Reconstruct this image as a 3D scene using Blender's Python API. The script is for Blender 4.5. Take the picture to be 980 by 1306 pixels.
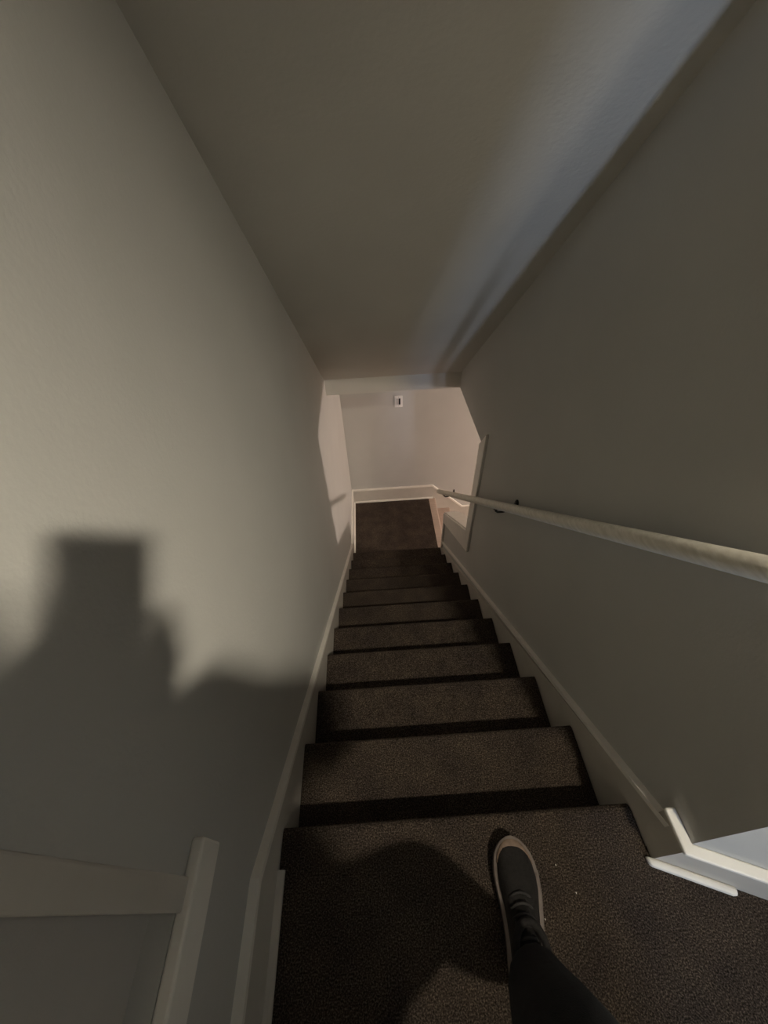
import bpy, bmesh, math, random
from mathutils import Vector, Matrix
random.seed(4)
for o in list(bpy.data.objects): bpy.data.objects.remove(o)
S = bpy.context.scene
COL = S.collection

# ------------------------------------------------------------------ camera
F, PITCH, ROLL, YAW = 508.0, 0.7874, -0.0538, 0.0151
CAMZ = 1.314
cp, sp = math.cos(PITCH), math.sin(PITCH)
fw = Vector((math.sin(YAW)*cp, math.cos(YAW)*cp, -sp))
r0 = Vector((math.cos(YAW), -math.sin(YAW), 0)); u0 = r0.cross(fw)
rr = math.cos(ROLL)*r0 + math.sin(ROLL)*u0
uu = -math.sin(ROLL)*r0 + math.cos(ROLL)*u0
cam = bpy.data.cameras.new('camera'); co = bpy.data.objects.new('camera', cam); COL.objects.link(co)
M = Matrix((rr, uu, -fw)).transposed().to_4x4(); M.translation = Vector((0, 0, CAMZ))
co.matrix_world = M
cam.sensor_fit = 'VERTICAL'; cam.sensor_height = 24; cam.sensor_width = 24*980/1306
cam.lens = F/1306*24; cam.clip_start = 0.01
S.camera = co

# ------------------------------------------------------------------ light and exposure
LAMP_UP = (0.775, -0.85, 2.29)        # shaded bulb on the upper hall ceiling
LAMP_LOW = (4.2, 1.88, -0.52)         # pendant in the lower room
E_UP, C_UP = 335.0, (1.0, 0.90, 0.72)
E_LOW, C_LOW = 300.0, (1.0, 0.80, 0.69)
E_SIDE, C_SIDE = 62.0, (0.60, 0.75, 1.0)   # dusk through the narrow hall window
S.view_settings.view_transform = 'Standard'; S.view_settings.look = 'None'
S.view_settings.exposure = 0.0; S.view_settings.gamma = 1.0; S.view_settings.use_curve_mapping = False
w = bpy.data.worlds.new('world'); S.world = w; w.use_nodes = True
w.node_tree.nodes['Background'].inputs[0].default_value = (0.35, 0.45, 0.7, 1)
w.node_tree.nodes['Background'].inputs[1].default_value = 0.02

# ------------------------------------------------------------------ materials
def mat(name, col, rough=0.6, var=0.0, vscale=8, bump=0.0, bscale=200, spec=0.3, emit=None, estr=0, col2=None, stretch=None, metal=0):
    m = bpy.data.materials.new(name); m.use_nodes = True
    nt = m.node_tree; b = nt.nodes['Principled BSDF']
    b.inputs['Base Color'].default_value = (*col, 1); b.inputs['Roughness'].default_value = rough
    b.inputs['Specular IOR Level'].default_value = spec; b.inputs['Metallic'].default_value = metal
    tc = nt.nodes.new('ShaderNodeTexCoord'); src = tc.outputs['Object']
    if stretch:
        mp = nt.nodes.new('ShaderNodeMapping'); mp.inputs['Scale'].default_value = stretch
        nt.links.new(src, mp.inputs['Vector']); src = mp.outputs['Vector']
    if var or col2:
        n = nt.nodes.new('ShaderNodeTexNoise'); n.inputs['Scale'].default_value = vscale; n.inputs['Detail'].default_value = 5
        nt.links.new(src, n.inputs['Vector'])
        mx = nt.nodes.new('ShaderNodeValToRGB')
        c2 = col2 or tuple(min(1, c*(1+var)) for c in col); c1 = col if col2 else tuple(c*(1-var) for c in col)
        mx.color_ramp.elements[0].position = 0.3; mx.color_ramp.elements[1].position = 0.7
        mx.color_ramp.elements[0].color = (*c1, 1); mx.color_ramp.elements[1].color = (*c2, 1)
        nt.links.new(n.outputs['Fac'], mx.inputs['Fac']); nt.links.new(mx.outputs['Color'], b.inputs['Base Color'])
    if bump:
        n2 = nt.nodes.new('ShaderNodeTexNoise'); n2.inputs['Scale'].default_value = bscale; n2.inputs['Detail'].default_value = 3
        nt.links.new(src, n2.inputs['Vector'])
        bp = nt.nodes.new('ShaderNodeBump'); bp.inputs['Strength'].default_value = bump; bp.inputs['Distance'].default_value = 0.004
        nt.links.new(n2.outputs['Fac'], bp.inputs['Height']); nt.links.new(bp.outputs['Normal'], b.inputs['Normal'])
    if emit:
        b.inputs['Emission Color'].default_value = (*emit, 1); b.inputs['Emission Strength'].default_value = estr
    return m

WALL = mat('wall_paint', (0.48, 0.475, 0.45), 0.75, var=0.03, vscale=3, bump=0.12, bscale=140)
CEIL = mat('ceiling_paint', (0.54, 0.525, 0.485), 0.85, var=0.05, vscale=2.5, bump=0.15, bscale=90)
HALLW = mat('hall_bounce_absorber', (0.17, 0.165, 0.15), 0.75, var=0.03, vscale=3, bump=0.12, bscale=140)  # invented dark colour for unseen walls, soaks up bounce light
BOARD = mat('trim_paint_shaded', (0.52, 0.49, 0.44), 0.45, var=0.04, vscale=12, bump=0.03, bscale=60)  # darker copy of the trim paint, face shading put into the colour
TRIM = mat('trim_paint', (0.80, 0.77, 0.71), 0.4, var=0.04, vscale=12, bump=0.03, bscale=60)
RAILM = mat('rail_wood', (0.60, 0.56, 0.47), 0.45, col2=(0.76, 0.72, 0.63), vscale=14, bump=0.05, bscale=60, stretch=(8, 1.0, 8))
PLASTIC = mat('switch_plastic', (0.80, 0.78, 0.74), 0.35)
BLACKP = mat('black_plastic', (0.008, 0.008, 0.008), 0.4)
METAL = mat('dark_metal', (0.03, 0.027, 0.025), 0.35, metal=0.8)
STEEL = mat('steel', (0.5, 0.5, 0.5), 0.3, metal=1.0)
PANTS = mat('trouser_cloth', (0.010, 0.010, 0.011), 0.9, var=0.3, vscale=60, bump=0.3, bscale=500)
JACKET = mat('jacket_cloth', (0.016, 0.016, 0.018), 0.9, var=0.3, vscale=60, bump=0.3, bscale=400)
SKIN = mat('skin', (0.45, 0.28, 0.21), 0.55, var=0.06, vscale=30)
HAIR = mat('hair', (0.03, 0.02, 0.015), 0.6, var=0.3, vscale=90, bump=0.4, bscale=300)
SHOEB = mat('shoe_knit', (0.012, 0.010, 0.009), 0.8, var=0.3, vscale=120, bump=0.5, bscale=500)
SHOEC = mat('shoe_foam', (0.20, 0.165, 0.145), 0.6, var=0.08, vscale=60)
SHOET = mat('shoe_toe', (0.16, 0.11, 0.08), 0.6, var=0.2, vscale=90)
SHOEG = mat('shoe_lace', (0.028, 0.026, 0.025), 0.8)
GLASSP = mat('phone_glass', (0.01, 0.01, 0.012), 0.15)
SHADE = mat('window_shade', (0.42, 0.40, 0.37), 0.85, var=0.04, vscale=10, bump=0.1, bscale=300)
LINT = mat('lint', (0.75, 0.72, 0.68), 0.9)
EYE = mat('eye', (0.6, 0.58, 0.55), 0.2, col2=(0.62, 0.6, 0.57), vscale=2)
WOODF = mat('lower_floor', (0.20, 0.13, 0.08), 0.5, var=0.15, vscale=6, stretch=(1, 10, 1))

def carpet_mat():
    m = bpy.data.materials.new('carpet'); m.use_nodes = True
    nt = m.node_tree; b = nt.nodes['Principled BSDF']; b.inputs['Roughness'].default_value = 0.97
    b.inputs['Specular IOR Level'].default_value = 0.05
    tc = nt.nodes.new('ShaderNodeTexCoord')
    def noise(s, d=4):
        n = nt.nodes.new('ShaderNodeTexNoise'); n.inputs['Scale'].default_value = s; n.inputs['Detail'].default_value = d
        nt.links.new(tc.outputs['Object'], n.inputs['Vector']); return n
    a = noise(300, 8); c = noise(9, 3)
    r = nt.nodes.new('ShaderNodeValToRGB'); e = r.color_ramp.elements
    e[0].position, e[0].color = 0.33, (0.014, 0.011, 0.0085, 1)
    e[1].position, e[1].color = 0.70, (0.165, 0.135, 0.112, 1)
    k = e.new(0.52); k.color = (0.060, 0.048, 0.039, 1)
    nt.links.new(a.outputs['Fac'], r.inputs['Fac'])
    mx = nt.nodes.new('ShaderNodeMix'); mx.data_type = 'RGBA'; mx.blend_type = 'MULTIPLY'; mx.inputs[0].default_value = 1
    r2 = nt.nodes.new('ShaderNodeValToRGB'); r2.color_ramp.elements[0].position = 0.35; r2.color_ramp.elements[1].position = 0.65
    r2.color_ramp.elements[0].color = (0.78, 0.76, 0.78, 1); r2.color_ramp.elements[1].color = (1.12, 1.08, 1.02, 1)
    nt.links.new(c.outputs['Fac'], r2.inputs['Fac'])
    nt.links.new(r.outputs['Color'], mx.inputs[6]); nt.links.new(r2.outputs['Color'], mx.inputs[7])
    nt.links.new(mx.outputs[2], b.inputs['Base Color'])
    n2 = noise(420, 3); bp = nt.nodes.new('ShaderNodeBump'); bp.inputs['Strength'].default_value = 0.9; bp.inputs['Distance'].default_value = 0.006
    nt.links.new(n2.outputs['Fac'], bp.inputs['Height']); nt.links.new(bp.outputs['Normal'], b.inputs['Normal'])
    return m
CARPET = carpet_mat()

# ------------------------------------------------------------------ helpers
def add_box(bm, p0, p1, bev=0):
    vs = [bm.verts.new((x, y, z)) for x in (p0[0], p1[0]) for y in (p0[1], p1[1]) for z in (p0[2], p1[2])]
    fs = [bm.faces.new([vs[i] for i in q]) for q in ((0,1,3,2),(4,6,7,5),(0,4,5,1),(2,3,7,6),(0,2,6,4),(1,5,7,3))]
    if bev:
        es = list({e for f in fs for e in f.edges})
        bmesh.ops.bevel(bm, geom=es, offset=bev, segments=2, affect='EDGES', profile=0.5)
def add_prism(bm, pts, axis, lo, hi):
    """polygon pts in the two other axes, extruded along axis from lo to hi"""
    def P(a, b, c): return {'X': (c, a, b), 'Y': (a, c, b), 'Z': (a, b, c)}[axis]
    A = [bm.verts.new(P(a, b, lo)) for a, b in pts]; B = [bm.verts.new(P(a, b, hi)) for a, b in pts]
    n = len(pts); bm.faces.new(A); bm.faces.new(B[::-1])
    for i in range(n): bm.faces.new((A[i], B[i], B[(i+1) % n], A[(i+1) % n]))
def add_loft(bm, rings, closed=True, caps=True):
    R = [[bm.verts.new(p) for p in ring] for ring in rings]
    for a, b in zip(R, R[1:]):
        n = len(a)
        for i in range(n if closed else n-1): bm.faces.new((a[i], b[i], b[(i+1) % n], a[(i+1) % n]))
    if caps: bm.faces.new(R[0]); bm.faces.new(R[-1][::-1])
def tube(bm, path, rad, seg=12):
    path = [Vector(p) for p in path]; rings = []
    for i, p in enumerate(path):
        d = (path[min(i+1, len(path)-1)] - path[max(i-1, 0)]).normalized()
        a = d.orthogonal().normalized() if abs(d.z) > 0.95 else d.cross(Vector((0, 0, 1))).normalized()
        b = d.cross(a); r = rad[i] if isinstance(rad, (list, tuple)) else rad
        rings.append([p + a*math.cos(t)*r + b*math.sin(t)*r for t in [2*math.pi*k/seg for k in range(seg)]])
    add_loft(bm, rings)
def obj(name, bm, m, parent=None, smooth=False, bevel=0):
    bmesh.ops.recalc_face_normals(bm, faces=bm.faces)
    me = bpy.data.meshes.new(name); bm.to_mesh(me); bm.free()
    me.materials.append(m)
    if smooth: me.shade_smooth()
    o = bpy.data.objects.new(name, me); COL.objects.link(o)
    if parent: o.parent = parent
    if bevel:
        md = o.modifiers.new('bevel', 'BEVEL'); md.width = bevel; md.segments = 2; md.limit_method = 'ANGLE'
    return o
def box(name, p0, p1, m, parent=None, bev=0):
    bm = bmesh.new(); add_box(bm, p0, p1, bev); return obj(name, bm, m, parent)
def prism(name, pts, axis, lo, hi, m, parent=None, bevel=0):
    bm = bmesh.new(); add_prism(bm, pts, axis, lo, hi); return obj(name, bm, m, parent, bevel=bevel)
def struct(o): o['kind'] = 'structure'; return o
def empty(name, loc=(0, 0, 0)):
    o = bpy.data.objects.new(name, None); COL.objects.link(o); o.location = loc; o.empty_display_size = 0.1; return o
def tag(o, label, cat, group=None):
    o['label'] = label; o['category'] = cat
    if group: o['group'] = group
    return o

# ------------------------------------------------------------------ dimensions (metres; upper landing floor at z = 0)
XL, XR = -0.324, 0.626                 # stair walls
Y1, RUN, RISE, NST = 0.1673, 0.2496, 0.1928, 11
SL = RISE/RUN
ZLAND = -NST*RISE                      # lower landing
YB = 3.634                             # back wall
YE = Y1 + (NST-1)*RUN                  # edge of lower landing (last nosing)
ZLOW = ZLAND - 2*RISE                  # lower room floor
YH, ZHT, ZHB = 2.589, 0.031, -0.085    # bulkhead where the sloped ceiling ends
ZC = 2.42
def ceil_z(y): return 2.2157 - 0.8438*y
YC = (2.2157 - ZC)/0.8438
def skirt_z(y): return 0.2086 - SL*y
YJ = 1.91                              # near jamb of the side opening
def sill_z(y): return -0.845 - SL*(y - YJ)
CY = 0.065                             # corner where the right stair wall ends
AD = Vector((0.936, -0.352, 0))        # direction of the splayed hall wall
T = 0.12

# ------------------------------------------------------------------ shell
WY0, WY1, WZ0, WZ1 = -0.80, 0.016, 0.53, 1.75     # window hole in the left wall
bm = bmesh.new()
add_box(bm, (XL-T, -3.6, 0.0-2.7), (XL, WY0, ZC+0.1)); add_box(bm, (XL-T, WY1, -2.7), (XL, YB+T, ZC+0.1))
add_box(bm, (XL-T, WY0, -2.7), (XL, WY1, WZ0)); add_box(bm, (XL-T, WY0, WZ1), (XL, WY1, ZC+0.1))
struct(obj('wall_left', bm, WALL))
# right stair wall: full height to the jamb, sloped half wall below the side opening, header above
pr = [(CY, ZLOW-0.1), (YE-0.005, ZLOW-0.1), (YE-0.005, sill_z(YE)), (YJ, sill_z(YJ)), (YJ, ZHB), (YB, ZHB), (YB, ceil_z(YH)+0.3), (YH, ZC), (CY, ZC)]
struct(prism('wall_right', pr, 'X', XR, XR+T, WALL))
# splayed wall of the upper hall
A0 = Vector((XR, CY, 0)); nrm = Vector((0.352, 0.936, 0))
def splay(s, d): v = A0 + AD*s + nrm*d; return (v.x, v.y)
struct(prism('wall_splayed', [splay(0, 0), splay(1.75, 0), splay(1.75, T), splay(0.06, T)], 'Z', 0, ZC, WALL))
struct(box('wall_back', (XL-T, YB, -2.7), (5.2, YB+T, 0.6), WALL))
# sloped ceiling + bulkhead in one plaster body
struct(prism('ceiling_sloped', [(YC, ZC), (YH, ZHT), (YH, ZHB), (YB, ZHB), (YB, ZHB+0.12), (YH+0.2, ZHT+0.3), (YC+0.1, ZC+0.1), (YC, ZC+0.1)], 'X', XL, XR, CEIL))
struct(box('ceiling', (XL-T, -3.6, ZC), (2.5, YC, ZC+0.1), CEIL))
struct(box('ceiling_hall', (XR+0.001, YC, ZC), (2.5, 0.25, ZC+0.1), CEIL))
HX = 2.2
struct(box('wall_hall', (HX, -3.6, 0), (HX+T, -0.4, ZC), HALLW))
# rear wall of the hall with a narrow sidelight
SX0, SX1, SZ0, SZ1 = 0.765, 0.845, 0.80, 2.25
bm = bmesh.new()
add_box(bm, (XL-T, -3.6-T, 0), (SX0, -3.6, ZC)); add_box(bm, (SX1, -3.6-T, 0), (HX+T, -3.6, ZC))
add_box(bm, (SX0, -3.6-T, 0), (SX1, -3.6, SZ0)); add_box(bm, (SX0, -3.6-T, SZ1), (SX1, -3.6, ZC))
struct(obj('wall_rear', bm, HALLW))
bm = bmesh.new()
add_box(bm, (SX0-0.06, -3.6, SZ0-0.06), (SX0, -3.58, SZ1+0.06)); add_box(bm, (SX1, -3.6, SZ0-0.06), (SX1+0.06, -3.58, SZ1+0.06))
add_box(bm, (SX0-0.06, -3.6, SZ1), (SX1+0.06, -3.578, SZ1+0.06)); add_box(bm, (SX0-0.06, -3.6, SZ0-0.06), (SX1+0.06, -3.578, SZ0))
struct(obj('window_2', bm, TRIM))
la = bpy.data.lights.new('window_light', 'AREA'); la.shape = 'RECTANGLE'; la.size = SX1-SX0-0.005; la.size_y = SZ1-SZ0-0.01
la.energy = E_SIDE; la.color = C_SIDE
lo = bpy.data.objects.new('window_light', la); COL.objects.link(lo)
lo.location = ((SX0+SX1)/2, -3.63, (SZ0+SZ1)/2); lo.rotation_euler = (math.radians(90), 0, 0)

struct(box('wall_light_blocker', (XL, -2.30, 0), (0.675, -2.20, ZC), HALLW))  # unseen wall added to cut the window light into a band
# upper floor (carpet, rounded edge handled by the first step)
struct(prism('floor', [(XL-0.05, -3.6), (HX+0.05, -3.6), (HX+0.05, -0.45)] + [splay(1.2, 0.06), splay(0.0, 0.02)] + [(XR+0.005, Y1-0.09), (XL-0.05, Y1-0.09)], 'Z', -0.08, 0.0, CARPET))
# lower room
struct(box('floor_lower', (XR+0.02, -0.6, ZLOW-0.1), (5.2, YB, ZLOW), WOODF))
struct(box('ceiling_lower', (XR+T, -0.6, ZHB), (5.2, YB, ZHB+0.004), CEIL))
struct(box('wall_lower_end', (5.2, -0.6, ZLOW-0.1), (5.2+T, YB+T, 0.6), WALL))
struct(box('wall_lower_near', (XR+T, -0.6-T, ZLOW-0.1), (5.2+T, -0.6, ZHB+0.004), WALL))

# ------------------------------------------------------------------ stairs
stairs = tag(empty('staircase', (0, YE, ZLAND)), 'straight flight of stairs covered in dark brown carpet, going down between two walls', 'stairs')
SX_L, SX_R = XL+0.019, XR-0.019
def nose_profile(y, z, back, depth):
    """side outline of one carpeted step, nosing at (y, z)"""
    r = 0.018; pts = [(back, z)]
    pts += [(y-r+r*math.sin(t), z-r+r*math.cos(t)) for t in [math.radians(a) for a in (0, 25, 50, 75, 100, 130, 165)]]
    pts += [(y-0.026, z-0.040), (y-0.028, z-depth), (back, z-depth)]
    return pts
for k in range(NST):
    y, z = Y1 + k*RUN, -k*RISE
    back = (Y1-0.09) if k == 0 else y - RUN - 0.028
    bm = bmesh.new(); add_prism(bm, nose_profile(y, z, back, RISE+0.01 if k else 0.20), 'X', SX_L, SX_R)
    o = obj('step', bm, CARPET)
    o.parent = stairs; o.matrix_parent_inverse = Matrix.Translation((0, -YE, -ZLAND))
# lower landing and the two steps that go on to the right
struct(box('floor_landing', (XL, YE-0.03, ZLAND-0.10), (XR-0.004, YB, ZLAND), CARPET))
st2 = tag(empty('short_steps', (XR+0.1, YE, ZLOW)), 'two pale steps going down from the lower landing into the room beside the stairs', 'stairs')
PALEW = mat('pale_step', (0.42, 0.33, 0.27), 0.5, var=0.1, vscale=9, stretch=(1, 8, 1))
def step2(x, z, back):
    bm = bmesh.new(); add_prism(bm, nose_profile(x, z, back, RISE), 'Y', YE+0.004, YB-0.012)
    o = obj('step', bm, PALEW); o.parent = st2; o.matrix_parent_inverse = Matrix.Translation((-XR-0.1, -YE, -ZLOW))
step2(XR+0.08, ZLAND, XR-0.004); step2(XR+0.08+0.20, ZLAND-RISE, XR+0.04)

# ------------------------------------------------------------------ skirts and baseboards
BH = 0.165
def board(name, pts, x0, x1):
    o = prism(name, pts, 'X', x0, x1, BOARD); return struct(o)
ys0 = (0.2086 - BH)/SL                       # where the sloping skirt meets the level baseboard
def skirt_pts(yend_low):
    return [(ys0, BH), (YE+0.10, skirt_z(YE+0.10)), (YE+0.10, ZLAND-0.02), (YE-0.05, ZLAND-0.02), (ys0, -0.02-RISE*1.4), (ys0, BH)][:-1]
def skirt_side(name, x0, x1, ystart):
    yq = (0.2086 - (ZLAND+0.19))/SL           # where skirt meets the landing baseboard
    pts = [(ystart, BH), (ys0, BH), (yq, ZLAND+0.19), (yq, ZLAND-0.05), (YE-0.05, ZLAND-0.05), (Y1+0.1, -0.40), (Y1-0.02, -0.2), (ystart, -0.01)]
    return board(name, pts, x0, x1), yq
o, YQ = skirt_side('baseboard_left', XL, XL+0.018, -3.6)
bm = bmesh.new(); add_prism(bm, [(-3.6, BH), (ys0, BH), (YQ, ZLAND+0.19), (YQ, ZLAND+0.205), (ys0+0.004, BH+0.016), (-3.6, BH+0.016)], 'X', XL, XL+0.021)
obj('cap', bm, TRIM, o)
bm = bmesh.new(); add_prism(bm, [(XL+0.018, 0), (XL+0.034, 0), (XL+0.033, 0.008), (XL+0.027, 0.014), (XL+0.018, 0.017)], 'Y', -3.6, Y1-0.085)
obj('shoe_moulding', bm, BOARD, o)  # dimmed with the shaded trim colour
o2 = board('baseboard_right', [(0.10, skirt_z(0.10)), (YQ, ZLAND+0.19), (YQ, ZLAND-0.05), (YE-0.05, ZLAND-0.05), (Y1+0.1, -0.40), (0.10, -0.2)], XR-0.016, XR)
bm = bmesh.new(); add_prism(bm, [(0.10, skirt_z(0.10)), (YE-0.02, skirt_z(YE-0.02)), (YE-0.02, skirt_z(YE-0.02)+0.018), (0.10, skirt_z(0.10)+0.018)], 'X', XR-0.019, XR)
obj('cap', bm, TRIM, o2)
# trim the right skirt at the landing: the wall stops there, so the board ends with it
me = o2.data
for v in me.vertices:
    if v.co.y > YE-0.005: v.co.z = min(v.co.z, skirt_z(YE-0.005)) if v.co.z > ZLAND else v.co.z; v.co.y = YE-0.005
# baseboard of the splayed wall, wrapping round the corner onto the stair wall
def wrap(d, yend):        # plan outline at distance d in front of both walls
    k = (XR - d); t = (A0.y*1.0); p = Vector(splay(0, -d)); 
    s_ = (k - p.x)/AD.x; c = p + Vector((AD.x, AD.y))*s_
    return [(XR, yend), (k, yend), (c.x, c.y), splay(1.75, -d), splay(1.75, 0), splay(0, 0)]
bm = bmesh.new(); add_prism(bm, wrap(0.017, 0.128), 'Z', -0.002, BH); o3 = struct(obj('baseboard_hall', bm, BOARD))
bm = bmesh.new(); add_prism(bm, wrap(0.024, 0.130), 'Z', BH, BH+0.014); obj('cap', bm, TRIM, o3, bevel=0.004)
bm = bmesh.new(); add_prism(bm, [splay(-0.03, -0.017), splay(0.16, -0.017), splay(0.16, -0.034), splay(-0.02, -0.034)], 'Z', 0, 0.02); obj('shoe_moulding', bm, TRIM, o3, bevel=0.006)
# landing baseboards
o4 = struct(box('baseboard_landing', (XL, YQ, ZLAND), (XL+0.016, YB, ZLAND+0.19), BOARD))
box('cap', (XL, YQ, ZLAND+0.19), (XL+0.021, YB, ZLAND+0.205), TRIM, o4)
box('shoe_moulding', (XL+0.016, YE+0.02, ZLAND), (XL+0.03, YB, ZLAND+0.018), TRIM, o4)
xs = XR+0.03
def bprof(dz0, dz1):
    return [(XL, ZLAND+dz0), (xs, ZLAND+dz0), (xs+2*RISE/0.965, ZLOW+dz0), (5.2, ZLOW+dz0), (5.2, ZLOW+dz1), (xs+2*RISE/0.965+0.01, ZLOW+dz1), (xs+0.01, ZLAND+dz1), (XL, ZLAND+dz1)]
pts = [(XL, ZLAND), (xs, ZLAND), (xs+0.05, ZLOW), (5.2, ZLOW), (5.2, ZLOW+0.19), (xs+2*RISE/0.965, ZLOW+0.19), (xs, ZLAND+0.19), (XL, ZLAND+0.19)]
o5 = struct(prism('baseboard_back', pts, 'Y', YB-0.016, YB, BOARD))
bm = bmesh.new(); add_prism(bm, bprof(0.19, 0.206), 'Y', YB-0.022, YB); obj('cap', bm, TRIM, o5)
box('shoe_moulding', (XL+0.016, YB-0.03, ZLAND), (XR+0.05, YB-0.016, ZLAND+0.018), TRIM, o5)

# casing of the side opening: jamb casing, sloped sill casing, end casing
bm = bmesh.new(); cw = 0.10
zo = sill_z(YJ)
add_prism(bm, [(YJ-cw, zo+SL*cw*0-0.125+SL*0.0), (YJ, zo), (YJ, ZHB+0.0), (YJ-cw, ZHB+0.13)], 'X', XR-0.016, XR)
tr1 = struct(obj('trim_1', bm, TRIM, bevel=0.003))
bm = bmesh.new(); add_prism(bm, [(YJ-cw, zo-0.125), (YJ, zo), (YE-0.005, sill_z(YE-0.005)), (YE-0.005, sill_z(YE)-0.12)], 'X', XR-0.016, XR)
obj('sill_casing', bm, TRIM, tr1, bevel=0.003)
bm = bmesh.new(); add_prism(bm, [(YE-0.05, sill_z(YE-0.05)-0.11), (YE-0.005, sill_z(YE)-0.1), (YE-0.005, ZLAND+0.10), (YE-0.05, skirt_z(YE-0.05))], 'X', XR-0.014, XR)
obj('end_casing', bm, TRIM, tr1)
bm = bmesh.new(); add_prism(bm, [(YJ, sill_z(YJ)), (YE, sill_z(YE)), (YE, sill_z(YE)+0.014), (YJ, sill_z(YJ)+0.014)], 'X', XR-0.004, XR+T+0.01)
obj('sill_cap', bm, TRIM, tr1)

# ------------------------------------------------------------------ window in the left wall beside the upper landing
wn = struct(empty('window_1', (XL, (WY0+WY1)/2, WZ0)))
def wpart(name, bm, m, bevel=0.003):
    o = obj(name, bm, m, bevel=bevel); o.parent = wn; o.matrix_parent_inverse = Matrix.Translation((-XL, -(WY0+WY1)/2, -WZ0)); return o
bm = bmesh.new(); add_box(bm, (XL, WY0-0.10, WZ0-0.075), (XL+0.020, WY1+0.080, WZ0)); wpart('window_sill', bm, TRIM, 0.004)
for y0, y1 in ((WY1-0.004, WY1+0.034), (WY0-0.04, WY0+0.012)):
    bm = bmesh.new(); add_box(bm, (XL-0.002, y0, WZ0), (XL+0.010, y1, WZ1+0.05)); wpart('casing', bm, BOARD)
bm = bmesh.new(); add_box(bm, (XL-0.002, WY0-0.06, WZ1-0.012), (XL+0.018, WY1+0.06, WZ1+0.05)); wpart('casing', bm, TRIM)
bm = bmesh.new(); add_box(bm, (XL-0.045, WY0, WZ0), (XL-0.035, WY1, WZ1)); wpart('shade', bm, SHADE, 0)

# ------------------------------------------------------------------ handrail
RS = 0.84
def rail_z(y): return 1.0949 - RS*y
RX = XR-0.070
hr = tag(empty('handrail', (XR, 1.3, rail_z(1.3)-0.06)), 'pale wooden handrail on dark metal brackets along the right stair wall', 'handrail')
inv = Matrix.Translation((-XR, -1.3, -(rail_z(1.3)-0.06)))
def hpart(name, bm, m, smooth=True):
    o = obj(name, bm, m, smooth=smooth); o.parent = hr; o.matrix_parent_inverse = inv; return o
bm = bmesh.new()
sd = Vector((0, 1, -RS)).normalized(); nn = Vector((0, RS, 1)).normalized(); xx = Vector((1, 0, 0))
prof = []
for a in range(-30, 211, 20):
    t = math.radians(a); prof.append((0.019*math.cos(t), 0.019*math.sin(t)))
prof += [(-0.013, -0.018), (0.013, -0.018)]
rings = []
for y in (0.13, 0.137, 0.5, 1.0, 1.5, 2.0, 2.5, 2.715, 2.722):
    k = 0.85 if y in (0.13, 2.722) else 1.0
    c = Vector((RX, y, rail_z(y)))
    rings.append([c + xx*px*k + nn*(pz*k) for px, pz in prof])
add_loft(bm, rings); rl = hpart('rail', bm, RAILM)
rl.data.materials[0] = RAILM
for yb in (0.19, 1.33, 2.47):
    zc = rail_z(yb)
    bm = bmesh.new()
    rings = []
    for x, s in ((XR, 1.0), (XR-0.006, 1.0), (XR-0.010, 0.7)):
        rings.append([(x, yb-0.060+math.sin(t)*0.019*s, zc+0.045+math.cos(t)*0.036*s) for t in [2*math.pi*k/16 for k in range(16)]])
    add_loft(bm, rings)
    tube(bm, [(XR-0.006, yb-0.050, zc+0.030), (XR-0.022, yb-0.035, zc+0.0), (XR-0.035, yb-0.015, zc-0.034), (RX+0.012, yb-0.004, zc-0.046), (RX+0.002, yb, zc-0.040), (RX, yb, zc-0.020)], 0.0055, 10)
    br = hpart('bracket', bm, METAL)
    bm = bmesh.new()
    rings = [[Vector((RX, yb, zc)) + nn*h + xx*(0.014*math.cos(t)) + sd*(0.028*math.sin(t)) for t in [2*math.pi*k/16 for k in range(16)]] for h in (-0.024, -0.017)]
    add_loft(bm, rings); sdl = obj('saddle', bm, METAL); sdl.parent = br

# ------------------------------------------------------------------ switch on the back wall
sw = tag(empty('light_switch', (0.263, YB, -0.76)), 'white wall plate with a dark slot on the far wall above the lower landing', 'switch')
def swp(name, p0, p1, m, bev=0):
    o = box(name, p0, p1, m, None, bev); o.parent = sw; return o
swp('plate', (-0.041, -0.008, -0.064), (0.041, 0.0, 0.064), PLASTIC, 0.003)
swp('rocker', (-0.020, -0.013, -0.034), (0.0, -0.007, 0.034), mat('rocker', (0.55, 0.52, 0.49), 0.4), 0.002)
swp('slot', (0.0, -0.011, -0.034), (0.018, -0.007, 0.034), BLACKP)
for sz in (-0.050, 0.050):
    bm = bmesh.new(); tube(bm, [(0, -0.0095, sz), (0, -0.007, sz)], 0.004, 10); obj('screw', bm, STEEL, sw)

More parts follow.
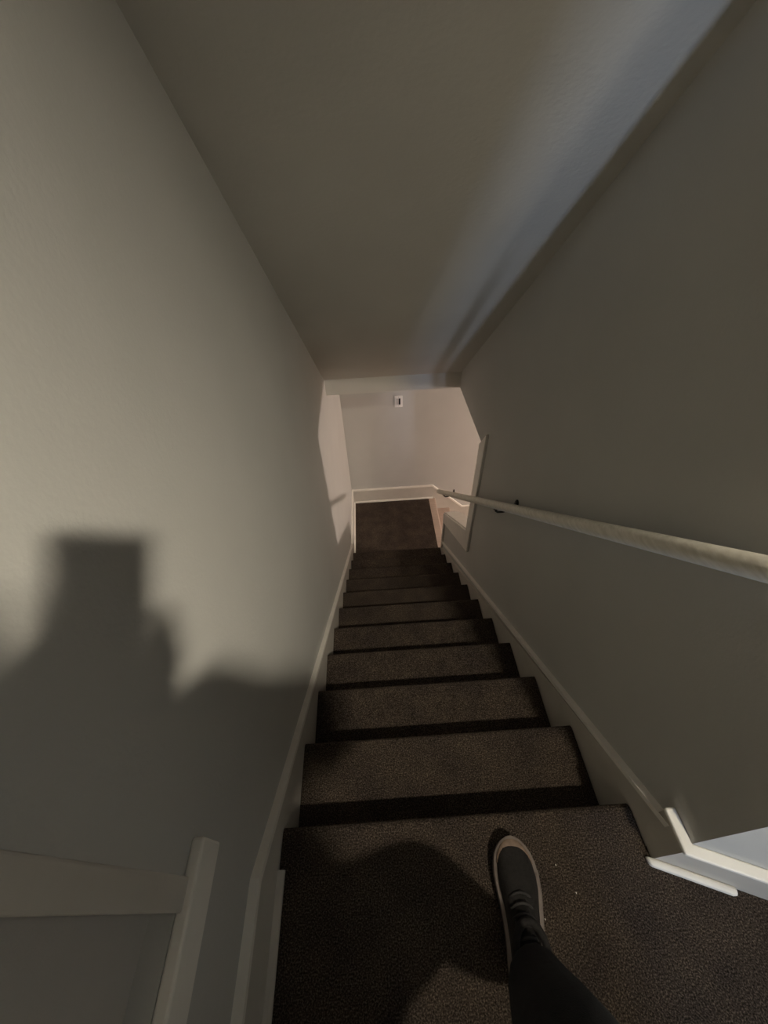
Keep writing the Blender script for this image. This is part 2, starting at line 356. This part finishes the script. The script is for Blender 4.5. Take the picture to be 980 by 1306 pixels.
# ------------------------------------------------------------------ lamps
def bulb(name, label, loc, r, energy, col, top, shade=None):
    e = tag(empty(name, loc), label, 'lamp')
    bm = bmesh.new(); bmesh.ops.create_uvsphere(bm, u_segments=24, v_segments=16, radius=r)
    g = mat(name+'_glow', (0.9, 0.88, 0.8), 0.3, emit=col, estr=energy/(4*math.pi*math.pi*r*r)); obj('bulb', bm, g, e, True)
    bm = bmesh.new(); tube(bm, [(0, 0, r*0.85), (0, 0, r*0.85+0.045)], r*0.45, 16); obj('socket', bm, PLASTIC, e, True)
    bm = bmesh.new(); h = top - loc[2]
    if h > r+0.1: tube(bm, [(0, 0, r*0.85+0.04), (0, 0, h-0.015)], 0.004, 8); obj('cord', bm, BLACKP, e); bm = bmesh.new()
    add_loft(bm, [[(rad*math.cos(t), rad*math.sin(t), z) for t in [2*math.pi*k/24 for k in range(24)]] for rad, z in ((0.035, h-0.03), (0.06, h-0.02), (0.06, h))])
    obj('ceiling_plate', bm, PLASTIC, e, True)
    if shade:
        R, d = shade; bm = bmesh.new(); zt = h-0.004
        add_loft(bm, [[(q*math.cos(t), q*math.sin(t), z) for t in [2*math.pi*k/40 for k in range(40)]] for q, z in ((0.05, zt), (R, zt), (R, -d), (R-0.004, -d), (R-0.004, zt-0.004), (0.05, zt-0.004))], caps=False)
        obj('lamp_shade', bm, SHADEM, e, True)
        bm = bmesh.new(); pz = -0.135  # plate added to hold back light falling straight down
        add_loft(bm, [[(q*math.cos(t), q*math.sin(t), z) for t in [2*math.pi*k/32 for k in range(32)]] for q, z in ((0.074, pz+0.006), (0.078, pz+0.002), (0.070, pz-0.004), (0.012, pz-0.012))])
        for k in range(3):
            t = 2*math.pi*k/3+0.4; tube(bm, [(0.070*math.cos(t), 0.070*math.sin(t), pz), ((R-0.004)*math.cos(t), (R-0.004)*math.sin(t), -d+0.004)], 0.0025, 6)
        obj('light_block_plate', bm, SHADEM, e)
SHADEM = mat('dark_shade', (0.07, 0.06, 0.05), 0.6)
bulb('ceiling_lamp', 'glowing bulb in a dark drum shade on the ceiling of the upper hall', LAMP_UP, 0.055, E_UP, C_UP, ZC, (0.14, 0.096))
bulb('pendant_lamp', 'round glowing pendant bulb in the lower room', LAMP_LOW, 0.07, E_LOW, C_LOW, ZHB)

# ------------------------------------------------------------------ person taking the picture
def skin_mesh(name, nodes, edges, m, parent, root=0, lev=2):
    names = list(nodes); idx = {n: i for i, n in enumerate(names)}
    me = bpy.data.meshes.new(name); me.from_pydata([nodes[n][0] for n in names], [(idx[a], idx[b]) for a, b in edges], [])
    o = bpy.data.objects.new(name, me); COL.objects.link(o)
    sk = o.modifiers.new('skin', 'SKIN'); sk.use_smooth_shade = True; sk.branch_smoothing = 0.6
    for n, i in idx.items():
        r = nodes[n][1]; r = r if isinstance(r, tuple) else (r, r)
        me.skin_vertices[0].data[i].radius = r; me.skin_vertices[0].data[i].use_root = (i == root)
    ss = o.modifiers.new('sub', 'SUBSURF'); ss.levels = lev; ss.render_levels = lev
    me.materials.append(m)
    if parent: o.parent = parent; o.matrix_parent_inverse = Matrix.Translation(-Vector(parent.location))
    return o
def chain(*ns): return list(zip(ns, ns[1:]))
PX, PY = 0.115, -0.37
per = tag(empty('person', (PX, PY, 0)), 'person in dark trousers and running shoes at the top of the stairs, holding a phone', 'person')
camM = M.to_3x3()
def cw_(x, y, z): return Vector((0, 0, CAMZ)) + camM @ Vector((x, y, z))   # phone frame: x right, y up, z towards the user
J = dict(pelvis=(PX, PY, 0.90), spine=(0.11, -0.40, 1.09), chest=(0.105, -0.345, 1.25), neck=(0.10, -0.325, 1.35), skull0=(0.098, -0.305, 1.41), skull=(0.095, -0.290, 1.47), crown=(0.095, -0.300, 1.54),
         hipR=(0.20, -0.36, 0.87), kneeR=(0.200, -0.155, 0.49), ankR=(0.248, -0.118, 0.085), toeR=(0.258, 0.0, 0.040),
         hipL=(0.03, -0.38, 0.87), kneeL=(0.0, -0.37, 0.48), ankL=(-0.015, -0.40, 0.085), toeL=(-0.02, -0.28, 0.040),
         shR=(0.275, -0.335, 1.40), elR=(0.300, -0.205, 1.075), shL=(-0.070, -0.335, 1.385), elL=(-0.185, -0.21, 1.12))
J = {k: Vector(v) for k, v in J.items()}
# hands cradle the lower corners of the phone
PW, PH, PT = 0.078, 0.158, 0.009
pcx = -0.022                                   # phone centre in the phone frame
def hand(side):
    s = side
    wr = cw_(pcx + s*0.060, -0.175, 0.050); palm = cw_(pcx + s*0.056, -0.125, 0.020); kn = cw_(pcx + s*0.054, -0.095, 0.006)
    nd = {}
    tagc = 'R' if s > 0 else 'L'
    nd['wr'+tagc] = (wr, 0.024); nd['palm'+tagc] = (palm, (0.020, 0.026)); nd['kn'+tagc] = (kn, (0.015, 0.022))
    ed = [('wr'+tagc, 'palm'+tagc), ('palm'+tagc, 'kn'+tagc)]
    for i, (y0, l) in enumerate(((-0.070, 1.0), (-0.092, 1.08), (-0.114, 1.0), (-0.134, 0.8))):
        a = cw_(pcx + s*0.050, y0, -0.008); b = cw_(pcx + s*0.034*(1.1 if l > 1 else 1), y0+0.006, -0.019); c = cw_(pcx + s*(0.034-0.024*l), y0+0.011, -0.017)
        for n_, v, r in (('a', a, 0.0085), ('b', b, 0.0080), ('c', c, 0.0068)): nd['f%d%s%s' % (i, n_, tagc)] = (v, r)
        ed += [(('kn' if i < 2 else 'palm')+tagc, 'f%da%s' % (i, tagc)), ('f%da%s' % (i, tagc), 'f%db%s' % (i, tagc)), ('f%db%s' % (i, tagc), 'f%dc%s' % (i, tagc))]
    t0 = cw_(pcx + s*0.046, -0.105, 0.022); t1 = cw_(pcx + s*0.036, -0.080, 0.019); t2 = cw_(pcx + s*0.020, -0.062, 0.013)
    for n_, v, r in (('t0', t0, 0.011), ('t1', t1, 0.0095), ('t2', t2, 0.008)): nd[n_+tagc] = (v, r)
    ed += [('palm'+tagc, 't0'+tagc), ('t0'+tagc, 't1'+tagc), ('t1'+tagc, 't2'+tagc)]
    return nd, ed
nodes = {'pelvis': (J['pelvis'], (0.14, 0.10)), 'spine': (J['spine'], (0.10, 0.08)), 'chest': (J['chest'], (0.09, 0.07)), 'neck': (J['neck'], 0.052),
         'skull0': (J['skull0'], (0.070, 0.080)), 'skull': (J['skull'], (0.085, 0.100)), 'crown': (J['crown'], (0.065, 0.075))}
edges = chain('pelvis', 'spine', 'chest', 'neck', 'skull0', 'skull', 'crown')
for s in 'RL':
    nodes['hip'+s] = (J['hip'+s], 0.085); nodes['knee'+s] = (J['knee'+s], 0.055); nodes['calf'+s] = (J['knee'+s].lerp(J['ank'+s], 0.35), 0.054)
    nodes['ank'+s] = (J['ank'+s], 0.026); nodes['toe'+s] = (J['toe'+s], (0.012, 0.008))
    nodes['sh'+s] = (J['sh'+s] + Vector((0, 0, -0.02)), 0.030); nodes['el'+s] = (J['el'+s], 0.034); nodes['fo'+s] = (Vector((0.150, -0.215, 1.235)), 0.030)
    edges += chain('pelvis', 'hip'+s, 'knee'+s, 'calf'+s, 'ank'+s, 'toe'+s) + [('chest', 'sh'+s), ('sh'+s, 'el'+s)]
    n_, e_ = hand(1 if s == 'R' else -1); nodes.update(n_); nodes['fo'+s] = (nodes['fo'+s][0] if s == 'R' else J['el'+s].lerp(nodes['wr'+s][0], 0.42), 0.030); edges += e_ + [('el'+s, 'fo'+s), ('fo'+s, 'wr'+s)]
nodes['nose'] = (Vector((0.095, -0.193, 1.445)), 0.010); nodes['noseroot'] = (Vector((0.095, -0.215, 1.458)), 0.014)
nodes['chin'] = (Vector((0.097, -0.240, 1.400)), 0.034)
edges += [('skull', 'noseroot'), ('noseroot', 'nose'), ('skull0', 'chin')]
for s, x in (('R', 0.172), ('L', 0.018)):
    nodes['ear'+s] = (Vector((x, -0.310, 1.455)), (0.008, 0.018)); edges.append(('skull', 'ear'+s))
body = skin_mesh('body', nodes, edges, SKIN, per)
pinv = Matrix.Translation(-Vector(per.location))
def pp(o): o.parent = per; o.matrix_parent_inverse = pinv; return o
for x in (0.068, 0.122):
    bm = bmesh.new(); bmesh.ops.create_uvsphere(bm, u_segments=12, v_segments=8, radius=0.012, matrix=Matrix.Translation((x, -0.226, 1.472))); pp(obj('eye', bm, EYE, None, True))
bm = bmesh.new(); tube(bm, [(0.078, -0.212, 1.420), (0.087, -0.206, 1.422), (0.095, -0.205, 1.421), (0.103, -0.206, 1.422), (0.112, -0.212, 1.420)], [0.002, 0.005, 0.006, 0.005, 0.002], 8)
pp(obj('lips', bm, mat('lips', (0.35, 0.15, 0.13), 0.5), None, True))
bm = bmesh.new(); bmesh.ops.create_uvsphere(bm, u_segments=24, v_segments=16, radius=1.0)
for v in list(bm.verts):
    if v.co.z < -0.35 and v.co.y > -0.2: v.co.z = -0.35+0.1*random.random()
    if v.co.y > 0.35 and v.co.z < 0.45: v.co.y = 0.3; v.co.z = max(v.co.z, 0.35)
    v.co = Vector((0.095 + v.co.x*0.088, -0.313 + v.co.y*0.104, 1.493 + v.co.z*0.092))
pp(obj('hair', bm, HAIR, None, True))
# clothes: slightly larger bodies over the same joints, plus bulk added to block light
jn = {'hem': (Vector((PX, PY, 0.68)), (0.215, 0.17)), 'hip': (Vector((PX, PY, 0.86)), (0.19, 0.15)), 'waist': (Vector((0.112, -0.385, 1.02)), (0.160, 0.135)), 'chest': (J['chest'], (0.185, 0.190)), 'collar': (Vector((0.100, -0.305, 1.345)), 0.085)}
jn['front'] = (Vector((0.115, -0.280, 1.20)), 0.145)  # chest bulk added to close gaps in the cast shadow
jn['shadow_fill'] = (Vector((0.098, -0.262, 1.300)), 0.090)  # lump below the chin added to stop a light leak
jn['side'] = (Vector((0.300, -0.380, 0.80)), 0.135)  # flare added to keep lamp light off the landing floor
je = chain('hem', 'hip', 'waist', 'chest', 'collar', 'shadow_fill') + [('chest', 'front'), ('hip', 'side')]
for s in 'RL':
    wv = nodes['wr'+s][0]
    jn['sh'+s] = (J['sh'+s], 0.085); jn['el'+s] = (J['el'+s], 0.066); jn['cuff'+s] = (J['el'+s].lerp(wv, 0.84), 0.046)
    jn['fore'+s] = ((Vector((0.150, -0.215, 1.235)), 0.070) if s == 'R' else (J['el'+s].lerp(wv, 0.42), 0.056))
    if s == 'R':
        jn['foreb'] = (Vector((0.088, -0.165, 1.262)), 0.058); je += chain('chest', 'shR', 'elR', 'foreR', 'foreb', 'cuffR')
    else: je += chain('chest', 'shL', 'elL', 'foreL', 'cuffL')
skin_mesh('jacket', jn, je, JACKET, per, root=1)
tn = {'waist': (Vector((PX, PY, 0.98)), (0.150, 0.110)), 'seat': (Vector((PX, PY, 0.88)), (0.150, 0.115))}
te = chain('waist', 'seat')
for s in 'RL':
    k, a = J['knee'+s], J['ank'+s]
    tn['hip'+s] = (J['hip'+s].lerp(k, 0.12), 0.098); tn['knee'+s] = (k, 0.080); tn['shin'+s] = (k.lerp(a, 0.5), 0.070); tn['cuff'+s] = (a + Vector((0, 0.012, 0.012)), 0.056)
    te += chain('seat', 'hip'+s, 'knee'+s, 'shin'+s, 'cuff'+s)
skin_mesh('trousers', tn, te, PANTS, per, root=1)

# running shoes
def halfw(t, side):     # t 0 heel .. 1 toe; side +1 right edge, -1 left edge (right foot: inner edge is the left one)
    P = [(0, 0.0), (0.02, 0.016), (0.06, 0.026), (0.15, 0.034), (0.35, 0.034), (0.55, 0.040), (0.70, 0.047), (0.80, 0.047), (0.90, 0.039), (0.96, 0.026), (0.99, 0.013), (1.0, 0.0)]
    for (a, va), (b, vb) in zip(P, P[1:]):
        if a <= t <= b:
            w_ = va + (vb-va)*(t-a)/(b-a); break
    skew = 0.010*math.sin(max(0, min(1, (t-0.3)/0.7))*math.pi)
    return w_ + side*skew*0.6
TS = [0.004, 0.02, 0.05, 0.10, 0.18, 0.28, 0.38, 0.48, 0.58, 0.68, 0.76, 0.83, 0.89, 0.94, 0.975, 0.993, 0.999]
def shoe(mirror, heel, ang, L=0.285):
    sh = empty('shoe'); sh.parent = per
    sh.matrix_parent_inverse = pinv; sh.location = heel; sh.rotation_euler = (0, 0, ang)
    def mk(name, rings, m, parent=sh):
        if mirror: rings = [[(-x, y, z) for x, y, z in r] for r in rings]
        bm = bmesh.new(); add_loft(bm, rings)
        o = obj(name, bm, m, parent, True); return o
    def slab(z0, z1, grow0, grow1, lift):
        rings = []
        for t in TS:
            y = (t-0.5)*(L+2*grow1)+0.5*L; zl = 0.020*max(0, (t-0.75)/0.25)**2*lift
            a, b = halfw(t, -1), halfw(t, 1)
            k1 = 1 + grow1/0.045; k0 = 1 + grow0/0.045
            rings.append([(-a*k0, y, z0+zl), (b*k0, y, z0+zl), (b*k1*1.01, y, (z0*0.4+z1*0.6)+zl), (b*k1, y, z1+zl), (-a*k1, y, z1+zl), (-a*k1*1.01, y, (z0*0.4+z1*0.6)+zl)])
        return rings
    mk('outsole', slab(0.0, 0.008, 0.001, 0.004, 1), BLACKP)
    mk('midsole', slab(0.007, 0.030, 0.004, 0.004, 1), SHOEC)
    rings = []
    def top(t): return 0.098 if t < 0.25 else (0.098 - (t-0.25)/0.35*0.028 if t < 0.6 else 0.070 - ((t-0.6)/0.4)**1.6*0.036)
    for t in TS:
        y = t*L; zl = 0.020*max(0, (t-0.75)/0.25)**2; a, b = halfw(t, -1)-0.003, halfw(t, 1)-0.003
        a, b = max(a, 0.001), max(b, 0.001); zt = top(t)+zl*0.5; z0 = 0.026+zl; ring = []
        for k in range(13):
            th = math.pi*k/12; c, s_ = math.cos(th), math.sin(th)
            x = (b if c > 0 else a)*(abs(c)**0.75)*(1 if c > 0 else -1); ring.append((x, y, z0 + (zt-z0)*(s_**0.8)))
        rings.append(ring)
    mk('upper', rings, SHOEB)
    # toe guard: a shell over the front of the upper
    tr = []
    for t in TS[11:]:
        y = t*L+0.0015; zl = 0.020*max(0, (t-0.75)/0.25)**2; a, b = max(halfw(t, -1)-0.001, 0.001), max(halfw(t, 1)-0.001, 0.001); z0 = 0.026+zl; zt = top(t)+zl*0.5+0.0015; ring = []
        f = min(1, max(0.28, (t-0.80)/0.16))
        for k in range(13):
            th = math.pi*k/12; c, s_ = math.cos(th), math.sin(th)
            x = (b if c > 0 else a)*(abs(c)**0.75)*(1 if c > 0 else -1); ring.append((x, y, z0 + (zt-z0)*min(s_**0.8, f)))
        tr.append(ring)
    mk('toe_guard', tr, SHOET)
    # heel-side panel (pale wedge on the outer side)
    pr_ = []
    for t, h in ((0.34, 0.004), (0.42, 0.018), (0.52, 0.014), (0.66, 0.007), (0.80, 0.002)):
        b = halfw(t, 1); y = t*L
        pr_.append([(b+0.0055, y, 0.024), (b+0.007, y, 0.026+h*0.5), (b+0.002, y, 0.028+h), (b-0.008, y, 0.028+h), (b-0.008, y, 0.024)])
    mk('side_panel', pr_, SHOEC)
    # laces and tongue
    for i, t in enumerate((0.64, 0.58, 0.52, 0.46, 0.40)):
        z = top(t)+0.001; bm = bmesh.new()
        h = 0.004+0.014*(0.64-t)/0.24; tube(bm, [(-0.024, t*L-0.004, z-0.008), (-0.012, t*L+0.003, z+h-0.003), (0, t*L+0.005, z+h), (0.012, t*L+0.003, z+h-0.003), (0.024, t*L-0.004, z-0.008)], 0.0028, 8)
        obj('lace', bm, SHOEG, sh, True)
    rings = []
    for t, wd, h in ((0.62, 0.016, 0.002), (0.52, 0.020, 0.005), (0.42, 0.023, 0.011), (0.34, 0.025, 0.020), (0.29, 0.024, 0.030)):
        z = top(t)+h; rings.append([(wd*math.cos(q), t*L, z-0.014+0.014*math.sin(q)) for q in [2*math.pi*k/14 for k in range(14)]])
    mk('tongue', rings, SHOEB)
    bm = bmesh.new(); n = 20
    rings = []
    for j in range(n+1):
        th = 2*math.pi*j/n; c = Vector((0.034*math.cos(th), 0.085 + 0.058*math.sin(th), 0.098 + 0.006*math.sin(th)))
        rad = Vector((math.cos(th), math.sin(th), 0)); rings.append([c + rad*0.008*math.cos(q) + Vector((0, 0, 0.008*math.sin(q))) for q in [2*math.pi*m_/8 for m_ in range(8)]])
    add_loft(bm, rings, caps=False); obj('collar', bm, SHOEB, sh, True)
    return sh
shoe(False, (0.243, -0.175, 0), math.radians(-5))
shoe(True, (-0.022, -0.455, 0), math.radians(4))

# phone held in both hands, its lens where the picture is taken from
ph = tag(empty('phone', (0, 0, CAMZ)), 'slim dark phone held up in both hands at the top of the stairs', 'phone')
def php(name, x0, x1, y0, y1, z0, z1, m, bev):
    bm = bmesh.new(); add_box(bm, (x0, y0, z0), (x1, y1, z1), bev); o = obj(name, bm, m); o.parent = ph; return o
ph.matrix_world = M.copy()
php('case', pcx-PW/2, pcx+PW/2, 0.016-PH, 0.016, 0.004, 0.004+PT, BLACKP, 0.003)
php('screen', pcx-PW/2+0.004, pcx+PW/2-0.004, 0.016-PH+0.004, 0.012, 0.004+PT-0.0005, 0.004+PT+0.0008, GLASSP, 0)
bm = bmesh.new(); add_loft(bm, [[(rad*math.cos(t), rad*math.sin(t), z) for t in [2*math.pi*k/20 for k in range(20)]] for rad, z in ((0.007, 0.006), (0.007, 0.0015), (0.006, 0.0008))]); o = obj('lens', bm, GLASSP, ph)

# specks of lint on the landing carpet
for (x, y) in ((0.317, -0.035), (0.404, 0.004), (0.374, 0.055)):
    bm = bmesh.new(); bmesh.ops.create_icosphere(bm, subdivisions=1, radius=0.0022)
    for v in bm.verts: v.co.x *= 0.6; v.co.z *= 0.6
    o = obj('lint_speck', bm, LINT); o.location = (x, y, 0.001); tag(o, 'tiny white speck of lint on the dark landing carpet', 'lint', 'lint specks on the carpet')
